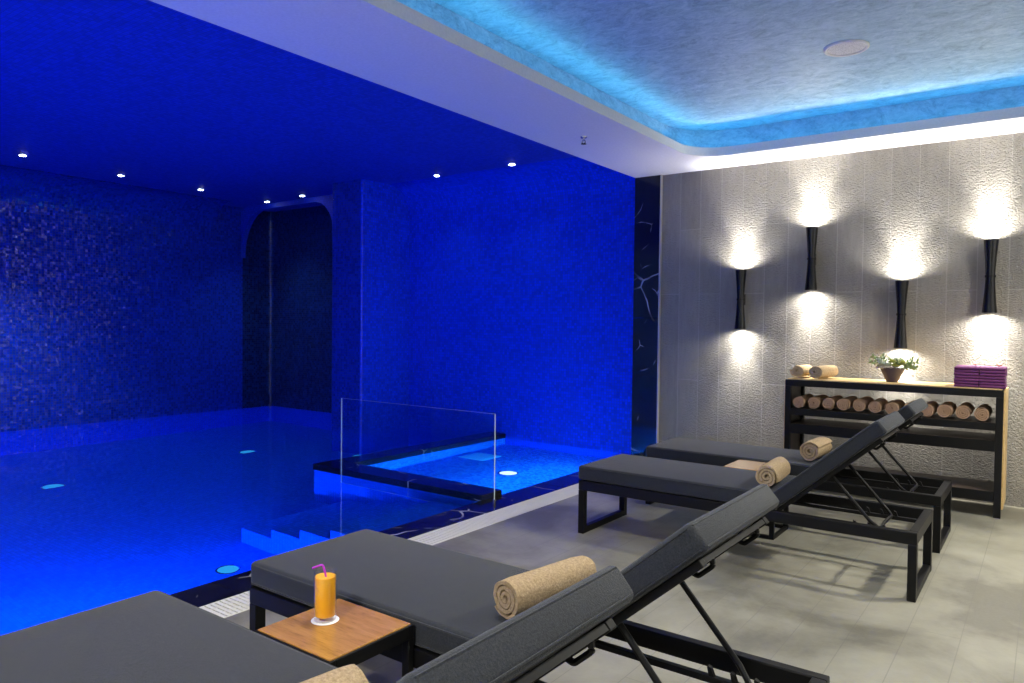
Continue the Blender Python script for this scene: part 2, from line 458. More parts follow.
# coved joint of walls and ceiling
def cove(bm, p0, p1, nrm, r):
    n = Vector(nrm); prof = []
    for k in range(9):
        a = PI / 2 * k / 8
        prof.append(Vector(p0) + n * (r - r * math.cos(a)) + Vector((0, 0, -r + r * math.sin(a))))
    sweep_sheet(bm, prof, Vector(p1) - Vector(p0))
bm = bmesh.new()
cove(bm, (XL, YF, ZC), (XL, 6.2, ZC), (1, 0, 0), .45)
struct(link('trim_8', bm, M['shaded_wall'], smooth=60)); bm = bmesh.new()
cove(bm, (-6.78, YP, ZC), (-3.405, YP, ZC), (0, -1, 0), .4)
struct(link('trim_4', bm, M['blue_wall'], smooth=60))
# header of the niche: rounded opening between pillar and far wall
bm = bmesh.new()
low = [(-7.96, WZ), (-7.96, 2.3)]
for k in range(1, 9):
    a = PI / 2 * k / 8; low.append((-7.96 - .40 + .40 * math.cos(a), 2.62 + .40 * math.sin(a)))
for k in range(0, 9):
    a = PI / 2 + PI / 2 * k / 8; low.append((XL + .55 + .55 * math.cos(a), 2.32 + .70 * math.sin(a)))
front = [bm.verts.new((x, 6.65, z)) for x, z in low]; back = [bm.verts.new((x, 6.73, z)) for x, z in low]
ftop = [bm.verts.new((-7.34 if i == 0 else x, 6.65, WZ if i == 0 else ZC)) for i, (x, z) in enumerate(low)]
for i in range(len(low) - 1):
    bm.faces.new((front[i], front[i + 1], back[i + 1], back[i])); bm.faces.new((front[i], ftop[i], ftop[i + 1], front[i + 1]))
quad(bm, (-7.34, 6.65, WZ), (-7.34, 6.65, ZC), (-7.96, 6.65, ZC), (-7.96, 6.65, WZ))
plane_uv(bm); struct(link('wall_niche', bm, M['blue_ceiling'], smooth=35))

# basin: sloping floor, near wall, steps; small raised pool
SX0, SX1, SY0, SY1 = -5.42, XE, 4.33, YP      # outer wall of the small pool
bm = bmesh.new()
def floor_strip(x0, z0, x1, z1): quad(bm, (x0, YF, z0), (x1, YF, z1), (x1, YN, z1), (x0, YN, z0))
floor_strip(XL, -1.70, -8.4, -1.62); floor_strip(-8.4, -1.62, -5.3, -1.12); floor_strip(-5.3, -1.12, XE, -1.1)
bmesh.ops.remove_doubles(bm, verts=bm.verts, dist=1e-5)
plane_uv(bm); struct(link('floor_pool', bm, M['blue_floor'], smooth=60))
bm = bmesh.new(); quad(bm, (XE, YF, -1.8), (XE, SY0, -1.8), (XE, SY0, -.03), (XE, YF, -.03)); plane_uv(bm)
struct(link('wall_pool_near', bm, M['blue_floor']))
bm = bmesh.new()
prof = [(XE, -1.3), (XE, -.2), (-3.92, -.2), (-3.92, -.4), (-4.25, -.4), (-4.25, -.6), (-4.58, -.6), (-4.58, -.8), (-4.95, -.8), (-4.95, -1.3)]
a = [bm.verts.new((x, 3.27, z)) for x, z in prof]; b = [bm.verts.new((x, SY0 - .001, z)) for x, z in prof]
bm.faces.new(a); bm.faces.new(b[::-1])
for k in range(len(prof)): bm.faces.new((a[k], a[(k + 1) % len(prof)], b[(k + 1) % len(prof)], b[k]))
plane_uv(bm); struct(link('floor_steps', bm, M['blue_floor']))
bm = bmesh.new()      # walls round the small pool (wet side and dry side) and its shallow floor
box(bm, SX0, SX1, SY0, SY0 + .24, -1.8, -.012); box(bm, SX0, SX0 + .23, SY0 + .24, SY1, -1.8, -.012)
quad(bm, (SX1, SY0, -.5), (SX1, SY1, -.5), (SX1, SY1, -.03), (SX1, SY0, -.03))
plane_uv(bm); struct(link('wall_small_pool', bm, M['blue_floor']))
bm = bmesh.new(); quad(bm, (SX0 + .2, SY0 + .2, -.42), (SX1, SY0 + .2, -.42), (SX1, SY1, -.42), (SX0 + .2, SY1, -.42))
quad(bm, (SX0 + .2305, SY0 + .2, -.42), (SX0 + .2305, SY1, -.42), (SX0 + .2305, SY1, -.013), (SX0 + .2305, SY0 + .2, -.013))
plane_uv(bm); struct(link('floor_small_pool', bm, M['pale_floor']))
# black marble copings
bm = bmesh.new()
box(bm, SX0 - .01, SX1 + .0, SY0 - .012, SY0 + .25, -.012, .042, .006); struct(link('trim_5', bm, M['marble']))
bm = bmesh.new()
box(bm, SX0 - .01, SX0 + .24, SY0 + .2505, YP, -.012, .042, .006); struct(link('trim_6', bm, M['marble']))
bm = bmesh.new()
yy = YF
while yy < YB - .04:
    y2 = min(yy + 1.5, YB - .032); box(bm, XE, XM, yy + .0008, y2 - .0008, -.12, .004, .003, 1); yy += 1.5
struct(link('trim_7', bm, M['marble']))
# water: two level sheets
bm = bmesh.new()
quad(bm, (XL, YF, WZ), (XE, YF, WZ), (XE, SY0, WZ), (XL, SY0, WZ)); quad(bm, (XL, SY0, WZ), (SX0, SY0, WZ), (SX0, YN, WZ), (XL, YN, WZ))
bmesh.ops.recalc_face_normals(bm, faces=bm.faces)
for f in bm.faces:
    f.normal_update()
    if f.normal.z < 0: f.normal_flip()
struct(link('water', bm, M['water'], recalc=False))
bm = bmesh.new(); quad(bm, (SX0 + .23, SY0 + .24, WZ + .008), (SX1, SY0 + .24, WZ + .008), (SX1, SY1, WZ + .008), (SX0 + .23, SY1, WZ + .008))
struct(link('water_small_pool', bm, M['water'], recalc=False))

# drain grating beside the marble edge
g = empty('drain_grating', (XM, 0, 0), 'long cream overflow grating between the black marble edge and the floor tiles', 'drain grating')
bm = bmesh.new(); box(bm, .0, XD - XM, YF, YB - .032, -.06, -.03); link('channel', bm, M['channel'], g)
bm = bmesh.new(); y = YF + .01
while y < YB - .05:
    box(bm, .004, XD - XM - .004, y, y + .0165, -.022, .003); y += .0262
for x in (.0, .066, .134, XD - XM - .006): box(bm, x, x + .006, YF, YB - .034, -.026, .0015)
link('slats', bm, M['cream'], g)

# ------------------------------------------------------------------ fixtures
def spot(name, loc, rot, power, size, blend, color, parent=None, radius=.02):
    L = bpy.data.lights.new(name, 'SPOT'); L.energy = power; L.spot_size = math.radians(size); L.spot_blend = blend
    L.color = color; L.shadow_soft_size = radius
    o = bpy.data.objects.new(name, L); COL.objects.link(o); o.location = loc; o.rotation_euler = rot
    if parent: o.parent = parent
    return o

# little downlights in the blue ceiling
def make_downlight(loc, label):
    d = empty('downlight', loc, label, 'downlight', 'tiny downlights in the blue mosaic ceiling')
    bm = bmesh.new(); lathe(bm, [(.034, 0), (.048, 0), (.048, -.004), (.034, -.006)], 20, closed=True); link('rim', bm, M['chrome'], d, 40)
    bm = bmesh.new(); lathe(bm, [(0, -.003), (.033, -.003), (.031, -.010), (0, -.014)], 20); link('lens', bm, M['spotlens'], d)
    return d
DL = [((-8.878, 3.23, ZC), 'tiny downlight over the pool at the extreme left of the picture'),
      ((-9.10, 4.36, ZC), 'second tiny downlight along the far pool wall from the left'),
      ((-9.16, 5.43, ZC), 'third tiny downlight along the far pool wall from the left, left of the niche'),
      ((-9.25, 6.52, ZC), 'left of the two tiny downlights inside the dark niche'),
      ((-8.39, 6.48, ZC), 'right of the two tiny downlights inside the dark niche'),
      ((-5.88, 6.47, ZC), 'tiny downlight just right of the blue pillar'),
      ((-4.78, 6.47, ZC), 'tiny downlight over the small pool nearest the grey soffit')]
DP = [480, 16, 16, 60, 9, 14, 14]
for (loc, lab), pw in zip(DL, DP):
    d = make_downlight(loc, lab)
    spot('downlight_lamp', (0, 0, -.020), (0, 0, 0), pw, 95, 1, (.62, .86, 1), d, .02)

# flush lamps and inlet cover on the pool floors
def pool_lamp(loc, label, mat, r=.095, sq=False):
    d = empty('pool_lamp', loc, label, 'pool lamp', 'round lamps set in the pool floors')
    bm = bmesh.new(); lathe(bm, [(r, -.004), (r * 1.18, -.004), (r * 1.18, .006), (r, .010)], 28, closed=True); link('rim', bm, M['chrome'], d, 40)
    bm = bmesh.new(); lathe(bm, [(0, .008), (r, .006), (r, -.002)], 28); link('lens', bm, mat, d, 40)
def floor_z(x):
    if x < -8.4: return -1.70 + (x - XL) / 1.7 * .08
    if x < -5.3: return -1.62 + (x + 8.4) / 3.1 * .5
    return -1.115
pool_lamp((-8.07, 3.19, floor_z(-8.07)), 'round pale lamp on the pool floor farthest left', M['poollamp'])
pool_lamp((-8.12, 5.45, floor_z(-8.12)), 'round pale lamp on the pool floor in front of the niche', M['poollamp'])
pool_lamp((-6.7, 6.05, floor_z(-6.7)), 'round pale lamp on the pool floor seen through the glass screen', M['poollamp'])
pool_lamp((-4.55, 2.90, floor_z(-4.55)), 'round cyan lamp on the pool floor beside the marble edge near the loungers', M['poollamp'], .07)
pool_lamp((-4.2, 5.68, -.42), 'round white lamp on the floor of the small shallow pool', M['poollampwhite'], .085)
bm = bmesh.new(); box(bm, -.17, .17, -.17, .17, 0, .02, .006)
for k in range(6): box(bm, -.13, .13, -.125 + k * .05 - .012, -.125 + k * .05 + .012, .02, .026)
tag(link('inlet_cover', bm, M['inlet'], loc=(-4.93, 6.15, -.42)), 'square pale cyan inlet cover on the small pool floor', 'inlet cover')

# unseen underwater lamps added to light the pools: near basin wall and small pool
def added_wall_lamp(loc, rz, power, label, color=(.008, .24, 1.0)):
    d = empty('added_underwater_lamp', loc, label, 'pool lamp', 'added underwater lamps on the basin walls', rz)
    bm = bmesh.new(); lathe(bm, [(.10, 0), (.135, 0), (.135, .02), (.10, .03)], 28, closed=True)
    bmesh.ops.rotate(bm, verts=bm.verts, matrix=Matrix.Rotation(PI / 2, 3, 'Y')); link('rim', bm, M['chrome'], d, 40)
    bm = bmesh.new(); lathe(bm, [(0, .02), (.1, .015), (.1, .0)], 28)
    bmesh.ops.rotate(bm, verts=bm.verts, matrix=Matrix.Rotation(PI / 2, 3, 'Y')); link('lens', bm, M['poollamp'], d, 40)
    L = bpy.data.lights.new('added_pool_light', 'AREA'); L.shape = 'DISK'; L.size = .2; L.energy = power; L.color = color
    o = bpy.data.objects.new('added_pool_light', L); COL.objects.link(o); o.parent = d; o.location = (.045, 0, 0); o.rotation_euler = (0, -PI / 2, 0)
for y in (-1.4, .2, 1.5):
    added_wall_lamp((XE, y, -.55), PI, 240, 'added unseen underwater lamp on the near basin wall below the marble edge')
for y in (4.95, 5.9):
    added_wall_lamp((SX1, y, -.25), PI, 55, 'added unseen underwater lamp in the small shallow pool below the marble edge', (.03, .55, 1.0))

# glass screen on the front coping of the small pool
g = empty('glass_screen', (-5.02, 4.30, -.25), 'clear frameless glass screen on the black marble coping of the small pool', 'glass screen')
bm = bmesh.new(); box(bm, 0, 1.71, 0, .012, 0, .925, mi=0)
for f in bm.faces:
    f.normal_update()
    if abs(f.normal.y) < .5: f.material_index = 1
link('pane', bm, [M['sheet'], M['edge']], g)
bm = bmesh.new(); box(bm, 1.70, 1.716, -.004, .016, .20, .285, .002); link('clamp', bm, M['chrome'], g)

# ceiling speaker, sprinkler, slot grille
s = empty('ceiling_speaker', (-1.063, 4.93, ZC), 'round white ceiling speaker in the blue-grey plaster ceiling', 'speaker')
bm = bmesh.new(); lathe(bm, [(.112, 0), (.132, 0), (.132, -.008), (.124, -.014), (.112, -.010)], 40, closed=True); link('rim', bm, M['white'], s, 40)
bm = bmesh.new(); lathe(bm, [(0, -.008), (.112, -.006), (.112, -.001)], 40)
t = NT('speaker_mesh'); v = t.coord(); vo = t.n('ShaderNodeTexVoronoi'); vo.inputs['Scale'].default_value = 160; t.l(v, vo.inputs['Vector'])
M['mesh'] = t.pbr(t.ramp(vo.outputs['Distance'], [(.2, .25), (.45, .62)]), .6)
link('grille', bm, M['mesh'], s, 40)
s = empty('ceiling_sprinkler', (-3.005, 5.02, ZS), 'small chrome fire sprinkler head on the pale grey soffit', 'sprinkler')
bm = bmesh.new(); lathe(bm, [(0, 0), (.028, 0), (.026, -.008), (.010, -.010), (.008, -.03), (0, -.03)], 16); link('escutcheon', bm, M['chrome'], s, 40)
bm = bmesh.new(); tube(bm, [(-.012, 0, -.028), (-.016, 0, -.042), (-.004, 0, -.054)], .003, 6); tube(bm, [(.012, 0, -.028), (.016, 0, -.042), (.004, 0, -.054)], .003, 6); link('arm', bm, M['black'], s)
bm = bmesh.new(); lathe(bm, [(0, -.053), (.022, -.054), (.022, -.057), (0, -.058)], 12); link('deflector', bm, M['black'], s)
s = empty('slot_grille', (-1.45, 6.52, ZS), 'long narrow white slot grille in the soffit above the stone wall', 'air grille')
bm = bmesh.new(); box(bm, 0, 3.4, -.035, -.012, -.006, 0); box(bm, 0, 3.4, .012, .035, -.006, 0); link('frame', bm, M['white'], s)
bm = bmesh.new(); box(bm, 0, 3.4, -.0118, .0118, -.004, 0)
t = NT('slot_vanes'); v = t.n('ShaderNodeSeparateXYZ'); t.l(t.coord('Object', (1 / .055,) * 3), v.inputs[0])
M['vanes'] = t.pbr(t.mix(t.math('LESS_THAN', t.math('FRACT', v.outputs[0]), .25), (.03, .03, .03), (.6, .6, .6)), .6)
link('slot', bm, M['vanes'], s)

# hourglass wall sconces
def make_sconce(loc, h, label, power_up, power_dn):
    s = empty('wall_sconce', loc, label, 'wall lamp', 'black hourglass wall lamps')
    bm = bmesh.new(); prof = []
    for k in range(13):
        a = -1 + 2 * k / 12; prof.append((.031 + .019 * abs(a) ** 1.3, h / 2 * a))
    inner = [(r - .004, z) for r, z in reversed(prof)]
    lathe(bm, prof + inner, 28, closed=True); link('shade', bm, M['sconce'], s, 50)
    bm = bmesh.new(); lathe(bm, [(.031, -.008), (.037, -.008), (.037, -.002), (.034, 0), (.037, .002), (.037, .008), (.031, .008)], 28); link('collar', bm, M['sconce'], s, 50)
    bm = bmesh.new(); box(bm, -.02, .02, .034, .079, -.05, .05, .003); link('bracket', bm, M['sconce'], s)
    for sg, pw in ((1, power_up), (-1, power_dn)):
        bm = bmesh.new(); z = sg * (h / 2 - .05); lathe(bm, [(0, z + .012 * sg), (.02, z + .008 * sg), (.024, z), (.024, z - .03 * sg), (0, z - .03 * sg)], 20); link('bulb', bm, M['bulb'], s, 50)
        spot('sconce_light', (0, 0, sg * (h / 2 - .006)), (PI if sg > 0 else 0, 0, 0), pw * .5, 172, .9, (1, .95, .87), s, .022)
        spot('sconce_beam', (0, 0, sg * (h / 2 - .02)), (PI if sg > 0 else 0, 0, 0), pw * 1.7, 62, 1, (1, .95, .87), s, .022)
    return s
yS = YB - .079
make_sconce((-2.292, yS, 1.592), .54, 'black hourglass wall lamp farthest left, nearest the black marble panel', 60, 50)
make_sconce((-1.678, yS, 1.938), .54, 'black hourglass wall lamp hung highest, second from the left above the two rolled towels', 65, 60)
make_sconce((-.974, yS, 1.457), .545, 'black hourglass wall lamp hung lowest, right above the potted plant', 65, 55)
make_sconce((-.375, yS, 1.748), .555, 'black hourglass wall lamp farthest right, above the purple towels', 70, 70)

# downlights of the deck (the recessed ceiling carries on over and behind the camera)
def room_lamp(x, y, power, label):
    d = empty('recessed_lamp', (x, y, ZC), label, 'downlight', 'recessed lamps over the deck')
    bm = bmesh.new(); lathe(bm, [(.075, 0), (.095, 0), (.095, -.008), (.075, -.012)], 28, closed=True); link('rim', bm, M['white'], d, 40)
    bm = bmesh.new(); lathe(bm, [(0, -.004), (.074, -.004), (.074, -.001)], 28); link('lens', bm, M['roomlens'], d)
    L = bpy.data.lights.new('room_light', 'AREA'); L.shape = 'DISK'; L.size = .26; L.energy = power; L.color = (1, .95, .82); L.spread = math.radians(150)
    o = bpy.data.objects.new('room_light', L); COL.objects.link(o); o.parent = d; o.location = (0, 0, -.016)
for x, y, pw in ((1.2, 5.2, 66), (1.2, 3.9, 9), (.95, 2.0, 3), (-.6, 2.0, 9), (-1.65, 2.15, 19), (-.8, -1.5, 100), (.95, -.6, 5), (-2.1, -1.3, 9)):
    room_lamp(x, y, pw * 1.9, 'round recessed lamp in the plaster ceiling over the deck, outside the picture')

# ------------------------------------------------------------------ sun loungers
LX, LY = 1.93, .605
BA = math.radians(41); HX = 1.237; HZ = .345; BL = .732; BT = .078
def make_lounger():
    r = empty('sun_lounger', (0, 0, 0), 'sun lounger', 'sun lounger')
    bm = bmesh.new()       # perimeter frame
    for y0 in (0, LY - .038): box(bm, 0, LX, y0, y0 + .038, .281, .343, .004)
    for x0 in (.0005, LX - .0405): box(bm, x0, x0 + .04, .038, LY - .038, .2812, .3428, .003)
    for x in (.45, .85, 1.12): box(bm, x, x + .03, .038, LY - .038, .29, .32)
    link('frame', bm, M['black'], r)
    for x0 in (0, LX - .04):      # sled legs: two posts joined by a bar on the floor
        for y0 in (0, LY - .045):
            bm = bmesh.new(); box(bm, x0, x0 + .04, y0, y0 + .045, 0, .281, .003); link('leg', bm, M['black'], r)
        bm = bmesh.new(); box(bm, x0 + .001, x0 + .039, .045, LY - .045, 0, .04, .003); link('stretcher', bm, M['black'], r)
    bm = bmesh.new(); box(bm, -.012, HX + .012, .006, LY - .006, .344, .436, .020, 4)
    for f in bm.faces:
        pass
    c = link('seat_cushion', bm, M['fabric'], r, 50)
    bm = bmesh.new()
    for z in (.425, .355):
        o = .004
        pts = round_path([(-.012 + o, .006 + o, z), (-.012 + o, LY - .006 - o, z)], .01)
        tube(bm, [(HX, .0062, z), (.006, .0062, z), (-.0095, .02, z), (-.0095, LY - .02, z), (.006, LY - .0062, z), (HX, LY - .0062, z)], .0028, 6)
    link('piping', bm, M['fabric'], c)
    Mb = Matrix.Translation((HX, 0, HZ)) @ Matrix.Rotation(-BA, 4, 'Y')
    bm = bmesh.new(); box(bm, .012, BL, .006, LY - .006, .0, BT, .018, 4, mat4=Mb)
    c = link('back_cushion', bm, M['fabric'], r, 50)
    bm = bmesh.new()
    for z in (BT - .011, .010):
        tube(bm, [Mb @ Vector(p) for p in ((.03, .0062, z), (BL - .018, .0062, z), (BL - .0025, .022, z), (BL - .0025, LY - .022, z), (BL - .018, LY - .0062, z), (.03, LY - .0062, z))], .0028, 6)
    link('piping', bm, M['fabric'], c)
    bm = bmesh.new()       # frame under the backrest
    for y0 in (.045, LY - .075): box(bm, .0, BL - .055, y0, y0 + .028, -.024, -.001, .003, mat4=Mb)
    for x in (.02, .26, .46, BL - .092): box(bm, x, x + .035, .073, LY - .075, -.020, -.004, mat4=Mb)
    for y0 in (.12, .26, .40): box(bm, .06, BL - .08, y0, y0 + .05, -.010, -.002, mat4=Mb)
    b = link('backrest_frame', bm, M['black'], r)
    for y0 in (.13, LY - .13):      # little pull brackets under the head end
        bm = bmesh.new(); tube(bm, round_path([Mb @ Vector(p) for p in ((BL - .135, y0, -.018), (BL - .125, y0, -.034), (BL - .075, y0, -.034), (BL - .065, y0, -.018))], .012, 4), .007, 6); link('handle', bm, M['black'], b)
    ya, yb = .10, LY - .10     # U-shaped prop standing in the racks
    top = Mb @ Vector((.345, 0, -.024))
    bm = bmesh.new()
    pa = round_path([(top.x, ya, top.z), (1.70, ya, .345), (1.745, ya + .03, .302), (1.735, LY / 2, .300), (1.745, yb - .03, .302), (1.70, yb, .345), (top.x, yb, top.z)], .035, 4)
    tube(bm, pa, .0095, 8); link('prop', bm, M['black'], r, 60)
    for y0 in (.118, LY - .14):
        bm = bmesh.new(); box(bm, 1.12, LX - .04, y0, y0 + .022, .283, .303, .002)
        for x in (1.62, 1.69, 1.76):
            q = [(x, .302), (x + .016, .302), (x + .006, .327), (x - .004, .332), (x - .006, .327)]
            a = [bm.verts.new((px, y0 + .004, pz)) for px, pz in q]; d = [bm.verts.new((px, y0 + .018, pz)) for px, pz in q]
            bm.faces.new(a); bm.faces.new(d[::-1])
            for i in range(5): bm.faces.new((a[i], a[(i + 1) % 5], d[(i + 1) % 5], d[i]))
        link('rack', bm, M['black'], r)
    return r
GL = 'charcoal sun loungers in a row beside the pool'
L0 = make_lounger()
for i, (y, lab) in enumerate(((.686, 'charcoal sun lounger nearest the camera, on the near side of the juice table'),
                              (1.630, 'charcoal sun lounger just beyond the juice table, a rolled beige towel at its backrest'),
                              (4.05, 'third charcoal sun lounger from the camera, standing clear on the floor before the last one'),
                              (5.03, 'charcoal sun lounger farthest from the camera, right in front of the towel shelf'))):
    o = L0 if i == 0 else copy_tree(L0)
    o.location = (-2.418 if i < 2 else -2.43, y, 0); tag(o, lab, 'sun lounger', GL)

# ------------------------------------------------------------------ side tables
def make_table():
    r = empty('side_table', (0, 0, 0), 'side table', 'side table')
    W, D, H = .345, .328, .422
    bm = bmesh.new()
    for y0 in (0, D - .022): box(bm, 0, W, y0, y0 + .022, H - .042, H, .002)
    for x0 in (0, W - .022): box(bm, x0, x0 + .022, .022, D - .022, H - .042, H - .0005, .002)
    link('frame', bm, M['black'], r)
    for x0 in (0, W - .030):
        for y0 in (0, D - .022):
            bm = bmesh.new(); box(bm, x0, x0 + .030, y0, y0 + .022, 0, H - .042, .002); link('leg', bm, M['black'], r)
    bm = bmesh.new()
    for y0 in (0, D - .022): box(bm, .03, W - .03, y0, y0 + .022, 0, .022, .002)
    for x0 in (0, W - .022): box(bm, x0, x0 + .022, .022, D - .022, 0, .022, .002)
    link('stretcher', bm, M['black'], r)
    bm = bmesh.new(); box(bm, .007, W - .007, .007, D - .007, H - .02, H + .004, .003)
    link('tabletop', bm, M['teak'], r)
    return r
T0 = make_table(); T0.location = (-1.90, 1.2965, 0); tag(T0, 'black metal side table with a glossy teak top holding the orange juice', 'side table', 'teak side tables between the loungers')
T1 = copy_tree(T0); T1.location = (-1.72, 4.685, 0); tag(T1, 'side table between the third and the last lounger, its top shining pale', 'side table', 'teak side tables between the loungers')

# ------------------------------------------------------------------ juice
JX, JY, JZ = -1.785, 1.470, .4265
bm = bmesh.new(); n = 40; a = [bm.verts.new(((.040 + .0022 * (k % 2)) * math.cos(2 * PI * k / n), (.040 + .0022 * (k % 2)) * math.sin(2 * PI * k / n), z)) if False else None for z in (0,) for k in range(0)]
prof = [(0, 0), (.0405, 0), (.0425, .0010), (.0405, .0016), (0, .0016)]
lathe(bm, prof, 40)
tag(link('coaster', bm, M['paper'], loc=(JX, JY, JZ), smooth=40), 'round white paper coaster under the juice glass', 'coaster')
g = empty('juice_glass', (JX, JY, JZ + .0017), 'tall straight glass of orange juice on the teak side table', 'glass')
bm = bmesh.new(); lathe(bm, [(0, 0), (.031, 0), (.0335, .002), (.0345, .152), (.0338, .153), (.0328, .152), (.0315, .017), (.029, .014), (0, .014)], 40); link('tumbler', bm, M['glass'], g, 50)
bm = bmesh.new(); lathe(bm, [(0, .0145), (.029, .0145), (.0312, .018), (.0324, .134), (.0318, .136), (0, .135)], 40); link('juice', bm, M['juice'], g, 50)
bm = bmesh.new()
tube(bm, round_path([(.012, .018, .03), (.004, -.004, .150), (-.0005, -.010, .176), (-.028, -.026, .163)], .006, 4), .0034, 8)
tag(link('drinking_straw', bm, M['straw'], loc=(JX, JY, JZ), smooth=60), 'bent violet drinking straw standing in the orange juice', 'straw')

# ------------------------------------------------------------------ towels
def roll_bm(R, L, turns=4.5, th=None, oval=1.0, jit=.0012, seed=0):
    """a rolled towel: one spiral ribbon, axis along +y, lying on z = 0"""
    rnd = random.Random(seed); bm = bmesh.new()
    th = th or R / (turns + .6); n = int(turns * 26); ny = 9; inner = []; outer = []
    for k in range(n + 1):
        a = 2 * PI * turns * k / n; rc = (th * .35) + (R - th * .5 - th * .35) * k / n
        ph = -a + PI * 1.3 + seed
        wob = 1 + .03 * math.sin(3 * a + seed)
        t2 = th * .36
        if k > n - 8: t2 *= max(.25, (n - k) / 8)
        inner.append(((rc - t2) * wob, ph)); outer.append(((rc + t2) * wob, ph))
    def ringpts(y, f):
        def P(r, ph): return Vector((r * math.cos(ph) * oval, y, r * math.sin(ph) / oval ** .5 + R / oval ** .5 * .985)) + Vector([rnd.uniform(-jit, jit) for _ in range(3)])
        return [P(r * f, ph) for r, ph in inner], [P(r * f, ph) for r, ph in outer]
    rows = []
    for j in range(ny):
        s = j / (ny - 1); f = 1 - .035 * (abs(2 * s - 1) ** 6)
        A, B = ringpts(L * s, f)
        rows.append(([bm.verts.new(p) for p in A], [bm.verts.new(p) for p in B]))
    for (a0, b0), (a1, b1) in zip(rows, rows[1:]):
        for k in range(n):
            bm.faces.new((a0[k], a0[k + 1], a1[k + 1], a1[k])); bm.faces.new((b0[k], b1[k], b1[k + 1], b0[k + 1]))
        for k in (0, n): bm.faces.new((a0[k], a1[k], b1[k], b0[k]))
    for a, b in (rows[0], rows[-1]):
        for k in range(n): bm.faces.new((a[k], b[k], b[k + 1], a[k + 1]))
    bm.verts.ensure_lookup_table()
    return bm
def towel(R, L, loc, rz, label, group, mat, **k):
    o = link('rolled_towel', roll_bm(R, L, **k), M[mat], smooth=70)
    o.location = loc; o.rotation_euler = (0, 0, rz); return tag(o, label, 'towel', group)
GT = 'rolled beige towels on the loungers'
towel(.071, .37, (-1.328, 1.785, .437), math.radians(-10), 'thick beige rolled towel on the lounger just beyond the juice table', GT, 'terry', seed=1, turns=3.2)
towel(.069, .36, (-1.305, .775, .437), math.radians(-6), 'beige rolled towel on the nearest lounger, cut by the bottom edge', GT, 'terry', seed=2, turns=3.2)
towel(.073, .34, (-1.256, 4.12, .437), math.radians(4), 'beige rolled towel on the third lounger, beside the pale side table top', GT, 'terry', seed=3, turns=3.2)
towel(.077, .33, (-1.278, 5.12, .437), math.radians(-2), 'beige rolled towel on the farthest lounger, in front of the shelf', GT, 'terry', seed=4, turns=3.2)

# ------------------------------------------------------------------ shelf unit
X0, X1, Y0, Y1, HS = -1.757, -.252, 6.224, 6.665, .915
s = empty('towel_shelf', (X0, Y0, 0), 'black metal towel shelf with an oak top against the stone wall', 'shelf')
W, D = X1 - X0, Y1 - Y0; p = .045
for x in (0, W - p):
    for y in (0, D - .04):
        bm = bmesh.new(); box(bm, x, x + p, y, y + .04, 0, HS - .055, .002); link('leg', bm, M['black'], s)
bm = bmesh.new()
for y in (0, D - .04): box(bm, 0, W, y, y + .04, HS - .055, HS - .002, .002)
for x in (0, W - p): box(bm, x, x + p, .04, D - .04, HS - .055, HS - .003, .002)
link('frame', bm, M['black'], s)
bm = bmesh.new(); box(bm, .012, W - .012, .022, D - .004, HS - .02, HS + .006, .002); link('top', bm, M['oak'], s)
for z0, z1 in ((.625, .675), (.475, .55), (.115, .185)):
    bm = bmesh.new(); box(bm, p, W - p, .002, D - .002, z0, z1, .002); sh = link('shelf', bm, M['darkwood'], s)
    bm = bmesh.new(); box(bm, p + .0005, W - p - .0005, -.003, .0018, z0 - .002, z1 + .002, .001); link('edge', bm, M['black'], sh)
for x, mat in ((W - .002, 'oak'), (-.012, 'oak')):
    bm = bmesh.new(); box(bm, x, x + .014, .03, D - .005, .06, HS - .004, .002); link('side_panel', bm, M[mat], s)
for x in (.016, W - .024):
    bm = bmesh.new(); box(bm, x, x + .008, .04, D - .04, .06, HS - .056, .001); link('side_panel', bm, M['darkwood'], s)
# rolled towels, one row along the upper shelf
names = ['end', 'second', 'third', 'fourth', 'fifth', 'sixth', 'seventh', 'eighth', 'ninth', 'tenth', 'eleventh', 'twelfth']
N = 12; x = X0 + .047; Rp = 0
for k in range(N):
    R = .0562 + .002 * k / (N - 1) + random.uniform(-.0012, .0012); x += Rp + R + .0022; Rp = R
    wname = 'rolled tan towel at the left end of the shelf row' if k == 0 else ('rolled tan towel at the right end of the shelf row' if k == N - 1 else f'{names[k]} rolled tan towel from the left in the shelf row')
    o = link('rolled_towel', roll_bm(R, .34, turns=3.4, seed=20 + k), M['terry_tan'], smooth=70)
    o.location = (x, Y0 + .02 + random.uniform(-.008, .02), .676); o.rotation_euler = (0, 0, random.uniform(-.012, .012))
    tag(o, wname, 'towel', 'rolled tan towels on the shelf')
# two towels on top
towel(.062, .30, (-1.683, Y0 + .06, HS + .007), math.radians(-2), 'left of the two rolled beige towels on the shelf top', 'rolled towels on the shelf top', 'terry', seed=41, turns=2.7, oval=1.1)
towel(.064, .32, (-1.535, Y0 + .04, HS + .007), math.radians(-10), 'right of the two rolled beige towels on the shelf top', 'rolled towels on the shelf top', 'terry', seed=42, turns=2.7, oval=1.12)

